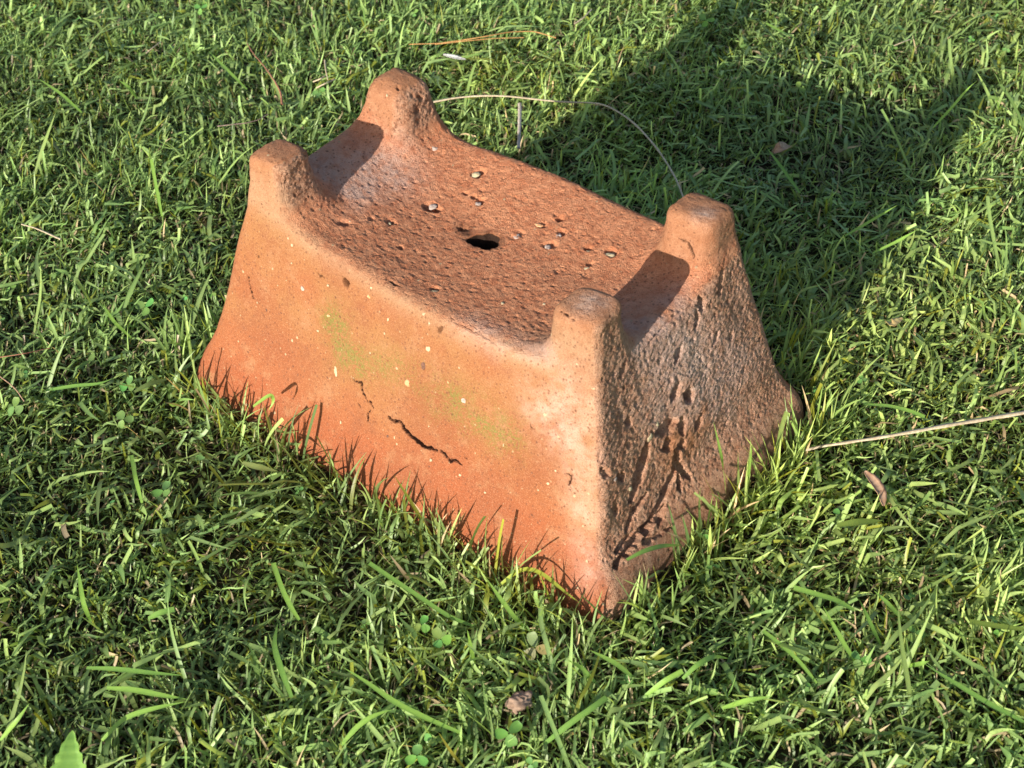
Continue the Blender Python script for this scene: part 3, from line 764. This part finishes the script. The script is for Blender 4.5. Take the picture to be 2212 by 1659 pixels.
for crop, pts, w, colr, hs in [
    (zC, [(770, 1430), (560, 1340), (350, 1240), (180, 1110), (0, 1000)], .0052, G1, (.022, .034, .03)),
    (zC, [(860, 740), (690, 680), (540, 570), (400, 480), (180, 330)], .0048, G2, (.02, .035, .04)),
    (zC, [(1200, 760), (1120, 680), (1030, 560), (940, 430)], .0048, G1, (.015, .035, .045)),
    (zC, [(870, 1030), (840, 880), (815, 760)], .0042, G1, (.01, .035, .05)),
    (zC, [(1020, 480), (1110, 400), (1190, 350), (1300, 390), (1450, 520), (1560, 600)], .0046, G3, (.02, .04, .02)),
    (zC, [(1320, 1500), (1480, 1370), (1640, 1260), (1720, 1200)], .0055, G2, (.02, .032, .03)),
    (zC, [(0, 1510), (100, 1390), (200, 1320), (330, 1280)], .005, G1, (.02, .03, .03)),
    (zC, [(1650, 1110), (1560, 1010), (1470, 960)], .0044, G1, (.02, .03, .04)),
    (zC, [(1900, 1080), (1780, 980), (1610, 895)], .005, G1, (.02, .033, .04)),
    (zC, [(1970, 1190), (2100, 1090), (2212, 1030)], .005, G1, (.02, .033, .035)),
    (zC, [(800, 1659), (720, 1570), (630, 1430)], .003, (.30, .27, .04), (.02, .035, .04)),
    (zC, [(1850, 310), (1960, 250), (2090, 215), (2212, 215)], .0048, G2, (.05, .05, .03)),
    (zD, [(260, 1270), (420, 1220), (580, 1195)], .0052, G1, (.02, .034, .035)),
    (zD, [(1120, 640), (1000, 570), (860, 530), (720, 490)], .0056, G1, (.02, .036, .04)),
    (zD, [(1500, 1659), (1450, 1000), (1560, 980), (1600, 965)][1:], .005, G1, (.02, .03, .03)),
    (zD, [(1140, 1000), (1060, 880), (970, 720), (910, 610)], .005, G1, (.015, .035, .05)),
    (zD, [(1290, 870), (1240, 770), (1180, 640), (1140, 560)], .005, G2, (.015, .04, .06)),
    (zD, [(2212, 760), (2050, 740), (1860, 710)], .0055, (.14, .2, .04), (.03, .03, .03)),
    (zD, [(1420, 690), (1330, 590), (1240, 510)], .0052, G1, (.02, .034, .04)),
    (zD, [(0, 1080), (90, 990), (200, 930), (300, 950)], .005, G2, (.03, .04, .02)),
    (zD, [(2212, 1360), (2000, 1250), (1800, 1130), (1560, 980)], .0052, G2, (.02, .034, .034)),
    (zD, [(860, 1140), (1120, 1050), (960, 600)][:0] or [(870, 1110), (760, 970), (640, 860), (520, 770)], .0042, G1, (.02, .034, .034)),
    (zA, [(560, 1010), (750, 1015), (950, 1040), (1200, 1060)], .0048, G2, (.03, .036, .03)),
    (zA, [(690, 1140), (860, 1150), (1060, 1190), (1220, 1215)], .0055, G1, (.03, .036, .03)),
    (zA, [(660, 1480), (800, 1330), (1000, 1270), (1200, 1230)], .005, G1, (.02, .034, .034)),
    (zA, [(1940, 700), (1880, 610), (1820, 480), (1770, 330)], .005, G1, (.02, .034, .04)),
    (zA, [(1890, 1200), (1820, 1020), (1770, 860), (1800, 720)], .0058, G2, (.02, .034, .034)),
    (zA, [(0, 1480), (110, 1350), (190, 1240)], .0045, G1, (.02, .035, .04)),
    (zA, [(590, 710), (540, 600), (500, 340)], .0046, G1, (.015, .034, .045)),
    (zA, [(960, 690), (1040, 650), (1130, 630)], .006, G2, (.03, .034, .034)),
    (zL, [(1640, 975), (1700, 930), (1760, 890), (1780, 940), (1740, 1000)], .0050, G1, (.045, .06, .045)),
    (zL, [(300, 870), (480, 840), (650, 830), (740, 790)], .005, G2, (.02, .034, .034)),
    (zL, [(1570, 1340), (1660, 1365), (1800, 1395)], .007, (.24, .30, .10), (.034, .036, .03)),
    (zL, [(850, 1290), (880, 1450), (920, 1600)][::-1], .0044, G1, (.02, .034, .034)),
    (zL, [(870, 880), (960, 830), (1110, 790)], .006, (.11, .16, .05), (.03, .034, .03)),
    (zL, [(660, 310), (740, 430), (850, 530)][::-1], .0044, G1, (.02, .034, .04)),
    (zK, [(2000, 540), (2040, 660), (2050, 720)][::-1], .0036, G1, (.01, .04, .07)),
    (zK, [(850, 780), (920, 870), (990, 980)][::-1], .0040, G1, (.01, .04, .07)),
    (zK, [(1910, 520), (1840, 580), (1760, 680), (1620, 830)][::-1], .0040, G1, (.015, .04, .06)),
    (zK, [(1390, 1330), (1240, 1420), (1050, 1530)][::-1], .0052, G1, (.015, .04, .06)),
    (zK, [(1520, 1490), (1400, 1560), (1230, 1640)][::-1], .0052, G1, (.02, .04, .05)),
    (zK, [(540, 150), (650, 210), (740, 250)][::-1], .0050, G1, (.02, .034, .04)),
    (zK, [(540, 950), (640, 1080), (760, 1250)][::-1], .0054, G2, (.02, .034, .045)),
    (zW, [(280, 760), (260, 560), (200, 300)], .0046, G1, (.02, .07, .10)),
    (zW, [(275, 720), (285, 580), (290, 460)], .0030, G1, (.02, .05, .07)),
    (zW, [(310, 700), (360, 600), (405, 450)], .0050, G1, (.02, .05, .075)),
    (zW, [(410, 760), (430, 620), (450, 450)], .0038, G1, (.02, .045, .07)),
    (zW, [(650, 310), (640, 250), (615, 190)], .0030, G1, (.02, .04, .055)),
    (zW, [(1170, 185), (1340, 195), (1480, 230), (1570, 270)], .0052, G1, (.02, .04, .034)),
    (zW, [(1000, 970), (1120, 950), (1300, 940)], .0075, (.13, .19, .04), (.03, .034, .03)),
    (zO, [(530, 730), (400, 610), (250, 510)], .0050, G1, (.02, .036, .04)),
    (zO, [(890, 640), (830, 560), (770, 520)], .0054, G1, (.02, .036, .04)),
    (zO, [(1050, 1400), (1010, 1200), (980, 1030)], .0044, G1, (.015, .036, .055)),
    (zO, [(1600, 580), (1500, 480), (1350, 330)], .0050, G1, (.02, .036, .04)),
    (zO, [(730, 490), (810, 430), (900, 390)], .0044, (.11, .18, .05), (.03, .036, .036)),
]:
    pp = crop(pts)
    path = lay(pp, *hs)
    if block_inside(np.array(path)).any(): continue
    BL.append(ribbon(path, w, colr, cut=(len(BL) % 4 == 0)))
VV, FF, CC, o = [], [], [], 0
for v, f, c in BL:
    VV.append(v); FF.append(f + o); CC.append(c); o += len(v)
VV = np.concatenate(VV); FF = np.concatenate(FF); CC = np.concatenate(CC)

def leaf_material(name, attr=None, col=(.1, .2, .04), rough=.42, spec=.4, trans=.38, scale=300):
    m = NT(name)
    if attr: base = m.new('ShaderNodeAttribute', attribute_name=attr).outputs['Color']
    else: base = col + (1,)
    tc = m.new('ShaderNodeTexCoord'); n = m.noise(tc.outputs['Object'], scale, 3, .6)
    base = m.mix(m.ramp(n, .3, .7, 0, .45), base, m.mix(1.0, base, (1.35, 1.2, 1.0), 'MULTIPLY'))
    m.put(m.bsdf.inputs['Base Color'], base); m.bsdf.inputs['Roughness'].default_value = rough
    m.bsdf.inputs['Specular IOR Level'].default_value = spec
    tr = m.new('ShaderNodeBsdfTranslucent'); m.put(tr.inputs['Color'], m.mix(1.0, base, (1.5, 1.35, .7), 'MULTIPLY'))
    mx = m.new('ShaderNodeMixShader'); mx.inputs[0].default_value = trans
    m.l.new(m.bsdf.outputs[0], mx.inputs[1]); m.l.new(tr.outputs[0], mx.inputs[2]); m.l.new(mx.outputs[0], m.out.inputs['Surface'])
    return m.m
tag(link('grass', mesh_from_arrays('grass', VV, FF, {'tint': CC}), leaf_material('grass_blade', 'tint')), kind='stuff')

# ------------------------------------------------------------------ clover
def leaflet(cen, adir, nrm, ln, wd, colr, notch=.12):
    """one heart-ended leaflet growing from cen along adir"""
    S = 7; t = np.linspace(0, 1, S)
    wv = np.sin(np.pi * np.clip(t * .86 + .04, 0, 1)) ** .75 * wd / 2
    sidev = np.cross(nrm, adir)
    mid = cen + adir * (t * ln * (1 - notch * (t > .99)))[:, None] - nrm * (.08 * ln * np.sin(np.pi * t))[:, None]
    cup = nrm * .18
    R = np.stack([mid - (sidev - cup) * wv[:, None], mid, mid + (sidev + cup) * wv[:, None]], 1).reshape(-1, 3)
    i = np.arange(S * 3).reshape(S, 3)
    Fq = np.stack([i[:-1, :-1], i[:-1, 1:], i[1:, 1:], i[1:, :-1]], -1).reshape(-1, 4)
    C = np.tile(np.array(colr + (1,) if isinstance(colr, tuple) else list(colr) + [1.0]), (S * 3, 1))
    C[1::3, :3] *= 1.12
    return R, Fq, C
def tube(path, rad, k=6, tint=None, flat=1.0):
    path = np.array(path, float); n = len(path)
    rad = np.full(n, rad) if np.isscalar(rad) else np.array(rad)
    tg = np.gradient(path, axis=0); tg /= np.linalg.norm(tg, axis=1, keepdims=True)
    ref = np.array([0.1, .2, 1.0]); s1 = np.cross(tg, ref); s1 /= np.linalg.norm(s1, axis=1, keepdims=True); s2 = np.cross(s1, tg)
    a = np.linspace(0, 2 * np.pi, k, endpoint=False)
    R = path[:, None] + rad[:, None, None] * (np.cos(a)[None, :, None] * s1[:, None] + flat * np.sin(a)[None, :, None] * s2[:, None])
    i = np.arange(n * k).reshape(n, k); j = np.roll(i, -1, 1)
    Fq = np.stack([i[:-1], j[:-1], j[1:], i[1:]], -1).reshape(-1, 4)
    return R.reshape(-1, 3), Fq
def join(parts):
    v, f, c, o = [], [], [], 0
    for p in parts:
        v.append(p[0]); f.append(p[1] + o); c.append(p[2]); o += len(p[0])
    return np.concatenate(v), np.concatenate(f), np.concatenate(c)
def clover_parts(cen, size, rot, tilt, colr, k=3):
    out = []
    nrm = np.array([math.sin(tilt[0]), math.sin(tilt[1]), 1.0]); nrm /= np.linalg.norm(nrm)
    ex = np.cross(nrm, [0, 1, 0]); ex = ex / np.linalg.norm(ex); ey = np.cross(nrm, ex)
    for j in range(k):
        a = rot + j * 2 * math.pi / 3 + random.uniform(-.2, .2)
        d = ex * math.cos(a) + ey * math.sin(a) + nrm * random.uniform(-.45, .35); d /= np.linalg.norm(d)
        nn = nrm - d * (nrm @ d); nn /= np.linalg.norm(nn)
        out.append(leaflet(cen + d * size * .05, d, nn, size * random.uniform(.8, 1.15), size * random.uniform(.62, .85), tuple(q * random.uniform(.75, 1.15) for q in colr)))
    return out
clover_mat = leaf_material('clover_leaf', 'tint', rough=.5, spec=.35, trans=.25)
X, Y = scatter(80, .15); parts = []
for xx, yy in zip(X, Y):
    if clump(np.array([xx]), np.array([yy]), 3.0, 44)[0] < -.25: continue
    zz = float(terrain(np.array([xx]), np.array([yy]))[0]) + random.uniform(.012, .030)
    c3 = np.array([xx, yy, zz])
    if block_inside(c3[None], .014)[0]: continue
    g = random.uniform(.8, 1.3)
    parts += clover_parts(c3, random.uniform(.004, .0075), random.uniform(0, 6.28), (random.uniform(-.5, .3), random.uniform(-.5, .2)), (.13 * g, .26 * g, .07 * g), random.choice([3, 3, 3, 2]))
    v, f = tube([(xx + random.uniform(-.006, .006), yy + random.uniform(-.006, .006), 0), (xx, yy, zz * .6), tuple(c3)], .0005, 5)
    parts.append((v, f, np.tile([.09, .15, .05, 1], (len(v), 1))))
v, f, c = join(parts)
tag(link('clover', mesh_from_arrays('clover', v, f, {'tint': c}), clover_mat), kind='stuff')

def clover_plant(q, size, rot, tilt, colr, label, z=.027, k=3):
    c3 = on_ground(q, z); size *= .86
    root = bpy.data.objects.new('clover_sprig', None); COL.objects.link(root); root.location = (c3[0], c3[1], 0); root.empty_display_size = .02
    tag(root, label, 'clover')
    base = np.array([c3[0], c3[1], 0])
    v, f = tube([(random.uniform(-.006, .006), .006, 0), (.002, .003, z * .5), (0, 0, z)], .0007, 6)
    link('stem', mesh_from_arrays('stem', v, f, {'tint': np.tile([.10, .17, .05, 1], (len(v), 1))}), clover_mat, root)
    for p in clover_parts(c3 - base, size, rot, tilt, colr, k):
        link('leaflet', mesh_from_arrays('leaflet', p[0], p[1], {'tint': p[2]}), clover_mat, root)
CG = (.13, .27, .065); CP = (.21, .25, .09)
for crop, q, size, rot, tilt, colr, lab, k in [
    (zC, (1255, 880), .0125, .6, (-.3, -.5), CP, 'dull olive clover with broad leaflets below the front corner of the block', 3),
    (zC, (645, 825), .0100, .9, (-.2, -.4), CG, 'bright green clover left of the dull olive clover', 3),
    (zC, (520, 730), .0085, 2.2, (-.2, -.3), CG, 'small pale clover just above the bright green clover', 3),
    (zC, (1085, 1435), .0120, 1.9, (-.1, -.5), CG, 'round-leaved clover under the tan bark chip', 3),
    (zC, (490, 1580), .0100, .3, (-.3, -.4), CG, 'bluish clover near the bottom edge below the round-leaved clover', 3),
    (zL, (95, 980), .0120, .2, (-.3, -.5), CG, 'broad clover at the left edge with dark bars of shade on it', 3),
    (zL, (800, 1060), .0105, 1.0, (-.2, -.4), CG, 'clover with round leaflets left of the foot of the block', 3),
    (zL, (830, 840), .0105, .4, (-.2, -.5), CG, 'clover next to a broad pale blade at mid left', 3),
    (zL, (940, 330), .0120, 1.6, (-.4, -.3), CG, 'upright clover left of the leaning side of the block', 3),
    (zL, (1060, 1520), .0105, .2, (-.2, -.4), CG, 'clover in the grass below the long face of the block', 3),
    (zL, (610, 625), .0105, 1.4, (-.3, -.4), CG, 'single round clover leaf beside the thin brown stem', 1),
    (zK, (150, 130), .0115, 1.0, (-.3, -.3), CG, 'clover at the tip of the shadow behind the block', 3),
    (zK, (750, 570), .0100, .5, (-.2, -.3), (.12, .20, .05), 'yellowish clover on a slanting stalk at the rim of the shadow', 3),
    (zO, (1300, 50), .0110, 1.2, (-.4, -.3), CG, 'clover at the top edge left of the middle', 3),
    (zO, (2065, 600), .0095, 1.7, (-.3, -.4), CG, 'small clover near the forked dry rootlet', 3)]:
    clover_plant(crop([q])[0], size, rot, tilt, colr, lab, k=k)

# ------------------------------------------------------------------ straws, needles, twigs and leaves lying on the lawn
def dry_mat(name, a, b, scale=500, rough=.6, stretch=1.0, spec=.3):
    m = NT(name); tc = m.new('ShaderNodeTexCoord')
    n = m.noise(tc.outputs['Object'], scale, 4, .6); n2 = m.noise(tc.outputs['Object'], scale * .12, 3, .5)
    c = m.mix(m.ramp(n, .35, .65), a, b); c = m.mix(m.ramp(n2, .4, .7, 0, .5), c, tuple(x * .6 for x in a))
    m.put(m.bsdf.inputs['Base Color'], c); m.bsdf.inputs['Roughness'].default_value = rough; m.bsdf.inputs['Specular IOR Level'].default_value = spec
    return m.m
straw = dry_mat('dry_straw', (.42, .33, .21), (.60, .50, .35)); needle = dry_mat('dry_needle', (.42, .20, .06), (.56, .31, .12))
twigm = dry_mat('twig_bark', (.26, .10, .06), (.40, .19, .11)); greym = dry_mat('grey_straw', (.36, .30, .24), (.52, .45, .38))
leafm = dry_mat('dead_leaf', (.30, .17, .10), (.44, .28, .18), 250); barkm = dry_mat('bark_chip', (.20, .13, .09), (.38, .26, .19), 180, .9)
whitem = dry_mat('bleached_scrap', (.62, .58, .50), (.75, .72, .66), 300)
def dense(path, n=40):
    path = np.array(path, float)
    seg = np.r_[0, np.cumsum(np.linalg.norm(np.diff(path, axis=0), axis=1))]; seg /= seg[-1]; t = np.linspace(0, 1, n)
    p = np.stack([np.interp(t, seg, path[:, i]) for i in range(3)], 1)
    for it in range(4): p[1:-1] = (p[:-2] + 2 * p[1:-1] + p[2:]) / 4
    return p
def stalk(name, label, cat, pts, zs, r0, r1, mat, groove=True):
    """a stalk lying on the turf, fluted along its length"""
    n = 48
    p = dense(lay(pts, *zs), n); p[:, :2] += .0010 * np.stack([vnoise(p, 22, 5), vnoise(p, 22, 6)], 1) + .0002 * np.stack([vnoise(p, 150, 7), vnoise(p, 150, 8)], 1); rad = np.linspace(r0, r1, n) * (1 + .10 * np.sin(np.arange(n) * 1.1)); k = 10
    o = p.mean(0).copy(); o[2] = 0
    tg = np.gradient(p, axis=0); tg /= np.linalg.norm(tg, axis=1, keepdims=True)
    s1 = np.cross(tg, [.1, .2, 1.0]); s1 /= np.linalg.norm(s1, axis=1, keepdims=True); s2 = np.cross(s1, tg)
    a = np.linspace(0, 2 * np.pi, k, endpoint=False); fl = np.where(np.arange(k) % 2 == 0, 1.0, .72 if groove else 1.0)
    R = (p - o)[:, None] + (rad[:, None] * fl[None])[..., None] * (np.cos(a)[None, :, None] * s1[:, None] + .6 * np.sin(a)[None, :, None] * s2[:, None])
    i = np.arange(n * k).reshape(n, k); j = np.roll(i, -1, 1)
    Fq = np.stack([i[:-1], j[:-1], j[1:], i[1:]], -1).reshape(-1, 4)
    ob = link(name, mesh_from_arrays(name, R.reshape(-1, 3), Fq), mat); ob.location = tuple(o)
    return tag(ob, label, cat)
stalk('dry_stalk', 'long pale dry stalk arching over the grass behind the block', 'stalk', zT([(660, 556), (800, 525), (950, 515), (1100, 520), (1200, 535), (1330, 550), (1490, 558), (1570, 552), (1680, 600), (1780, 680), (1870, 780), (1950, 890), (2000, 970), (2035, 1075)]), (.040, .048, .040), .0018, .0009, straw)
stalk('dry_stalk', 'short grey dry stalk below the long arching stalk', 'stalk', zT([(1148, 560), (1147, 680), (1143, 800)]), (.038, .036, .034), .0022, .0018, greym)
stalk('dry_stalk', 'straight pale straw reaching in from the right beside the block', 'stalk', zW([(800, 482), (900, 458), (1060, 435), (1280, 400), (1500, 365), (1800, 310), (2000, 275), (2212, 240), (2500, 190)]), (.022, .042, .046), .0017, .0026, straw)
stalk('dry_needle', 'orange dry needle, the longer of two lying crossed behind the tall domed knob', 'needle', zT([(550, 240), (700, 236), (850, 215), (1000, 190), (1100, 172), (1230, 168), (1345, 205)]), (.030, .042, .034), .0007, .0009, needle, False)
stalk('dry_needle', 'orange dry needle, the straighter of two lying crossed behind the tall domed knob', 'needle', zT([(690, 240), (850, 222), (1000, 208), (1170, 203)]), (.034, .040, .036), .0008, .0006, needle, False)
stalk('twig', 'thin reddish brown twig in the grass left of the tall domed knob', 'twig', zO([(1600, 280), (1635, 335), (1720, 440), (1790, 540), (1820, 600), (1828, 675)]), (.036, .042, .034), .0006, .0011, twigm, False)
stalk('twig', 'grey curved twig half sunk in the grass above the squared knob', 'twig', zO([(1410, 815), (1500, 805), (1600, 795), (1680, 775), (1735, 740)]), (.032, .036, .036), .0009, .0006, dry_mat('grey_twig', (.16, .11, .09), (.25, .18, .15)), False)
stalk('stem', 'thin brown stem lying at the left edge of the lawn', 'stem', zL([(-20, 658), (150, 632), (320, 598)]), (.034, .040, .034), .0006, .0005, twigm, False)
stalk('stem', 'thin bent reddish stem lower down at the left edge', 'stem', zL([(-10, 775), (60, 830), (110, 880), (155, 945)]), (.036, .040, .030), .0007, .0005, leafm, False)
stalk('straw_piece', 'small yellowish straw splinter at far left above the block', 'straw', zO([(140, 1455), (230, 1480), (310, 1515), (395, 1552)]), (.036, .038, .036), .0008, .0012, straw, False)
stalk('straw_piece', 'short tan straw splinter in the upper left of the lawn', 'straw', zO([(945, 345), (990, 310), (1045, 268)]), (.036, .038, .036), .0009, .0006, straw, False)
stalk('straw_piece', 'pale straw splinter right of the shadow near the top edge', 'straw', zK([(1370, 295), (1420, 275), (1475, 255)]), (.036, .038, .036), .0010, .0007, straw, False)
stalk('straw_piece', 'tan straw fragment at the top, right of the orange needles', 'straw', zT([(1440, 130), (1490, 95), (1535, 50)]), (.036, .038, .036), .0011, .0008, straw, False)
root = bpy.data.objects.new('dry_rootlet', None); COL.objects.link(root); rp = on_ground(zO([(2120, 510)])[0], 0); root.location = tuple(rp); root.empty_display_size = .02
tag(root, 'beige forked dry rootlet lying on the grass left of the tall domed knob', 'rootlet')
for pts in ([(2105, 390), (2110, 450), (2125, 520)], [(2030, 530), (2080, 510), (2120, 485)], [(2050, 570), (2110, 540), (2175, 515)]):
    p = dense(lay(zO(pts), .036, .040, .036), 16) - rp; v, f = tube(p, np.linspace(.0009, .0006, 16), 6)
    link('branch', mesh_from_arrays('branch', v, f), straw, root)

def flat_leaf(name, label, cat, pts, zs, width, mat, thick=.0006, cup=.25, lobes=0, tint=None, tw=0.0):
    """a leaf with thickness along a path"""
    n = 22; p = dense(lay(pts, *zs), n); o = p.mean(0).copy(); o[2] = 0; p = p - o
    t = np.linspace(0, 1, n); w = np.sin(np.pi * np.clip(t * .93 + .04, 0, 1)) ** .7 * width / 2
    if lobes == 3: w = width / 2 * np.minimum(1, 1.15 * (1 - t) ** .8 + .02) * (.82 + .25 * ((t * 5.0) % 1.0)) * np.minimum(1, .3 + 3 * t)
    elif lobes: w = w * (1 + .22 * np.abs(np.sin(t * np.pi * lobes)) - .12)
    tg = np.gradient(p, axis=0); tg /= np.linalg.norm(tg, axis=1, keepdims=True)
    s = np.cross(tg, np.array([.1, -.35, 1.0])); s /= np.linalg.norm(s, axis=1, keepdims=True); nr = np.cross(s, tg)
    a = tw * (t - .3); s, nr = s * np.cos(a)[:, None] + nr * np.sin(a)[:, None], nr * np.cos(a)[:, None] - s * np.sin(a)[:, None]
    cols = np.array([-1, -.5, 0, .5, 1.0]); k = 5
    T = p[:, None] + s[:, None] * (cols[None] * w[:, None])[..., None] + nr[:, None] * (cup * (cols ** 2)[None] * w[:, None] + .0002 * np.sin(40 * t)[:, None])[..., None]
    Bm = T - nr[:, None] * thick
    R = np.concatenate([T.reshape(-1, 3), Bm.reshape(-1, 3)]); m_ = n * k
    i = np.arange(m_).reshape(n, k)
    Ft = np.stack([i[:-1, :-1], i[:-1, 1:], i[1:, 1:], i[1:, :-1]], -1).reshape(-1, 4)
    Fs = np.concatenate([np.stack([i[:-1, e], i[1:, e], i[1:, e] + m_, i[:-1, e] + m_], -1) for e in (0, k - 1)])
    Fq = np.concatenate([Ft, Ft[:, ::-1] + m_, Fs])
    ob = link(name, mesh_from_arrays(name, R, Fq, {'tint': np.tile(list(tint) + [1], (len(R), 1))} if tint else None), mat); ob.location = tuple(o)
    return tag(ob, label, cat)
flat_leaf('dead_leaf', 'narrow curved brown dead leaf right of the rough end of the block', 'leaf', zW([(1180, 620), (1240, 680), (1290, 760), (1302, 845)]), (.040, .036, .030), .0085, leafm, cup=.3, tw=.4)
flat_leaf('dead_leaf', 'crumpled tan dead leaf in the shadow behind the block', 'leaf', zK([(590, 990), (640, 960), (700, 950)]), (.034, .040, .034), .011, leafm, cup=.7, lobes=2, tw=.8)
flat_leaf('withered_leaf', 'withered yellow and tan leaf among the grass near the right edge', 'leaf', zm(2400, 850, 300)([(1440, 680), (1570, 720), (1800, 600)]), (.032, .042, .040), .0075, dry_mat('withered', (.50, .34, .14), (.56, .46, .18), 200), cup=.3, tw=.3)
flat_leaf('dandelion_leaf', 'broad toothed green leaf at the bottom left of the lawn', 'leaf', zA([(440, 1800), (445, 1640), (452, 1520), (470, 1415)]), (.030, .040, .044), .026, leaf_material('dandelion_leaf', 'tint', rough=.5, trans=.2), cup=.12, lobes=3, tint=(.16, .31, .06))
flat_leaf('flower_petal', 'small bleached white scrap in the grass behind the tall domed knob', 'petal', zT([(735, 293), (790, 305), (855, 320)]), (.040, .042, .038), .0050, whitem, cup=.2)
# bark chip
pc = on_ground(zC([(1160, 1235)])[0], .022); v, f = rock_mesh('bark_chip', .0085, .0062, .0055, 900, .42, 30, 44)
ob = link('bark_chip', mesh_from_arrays('bark_chip', v, f), barkm); ob.location = tuple(pc); ob.rotation_euler = (-.5, .1, .3)
tag(ob, 'tan bark chip sunk in the grass below the front corner of the block', 'bark chip')
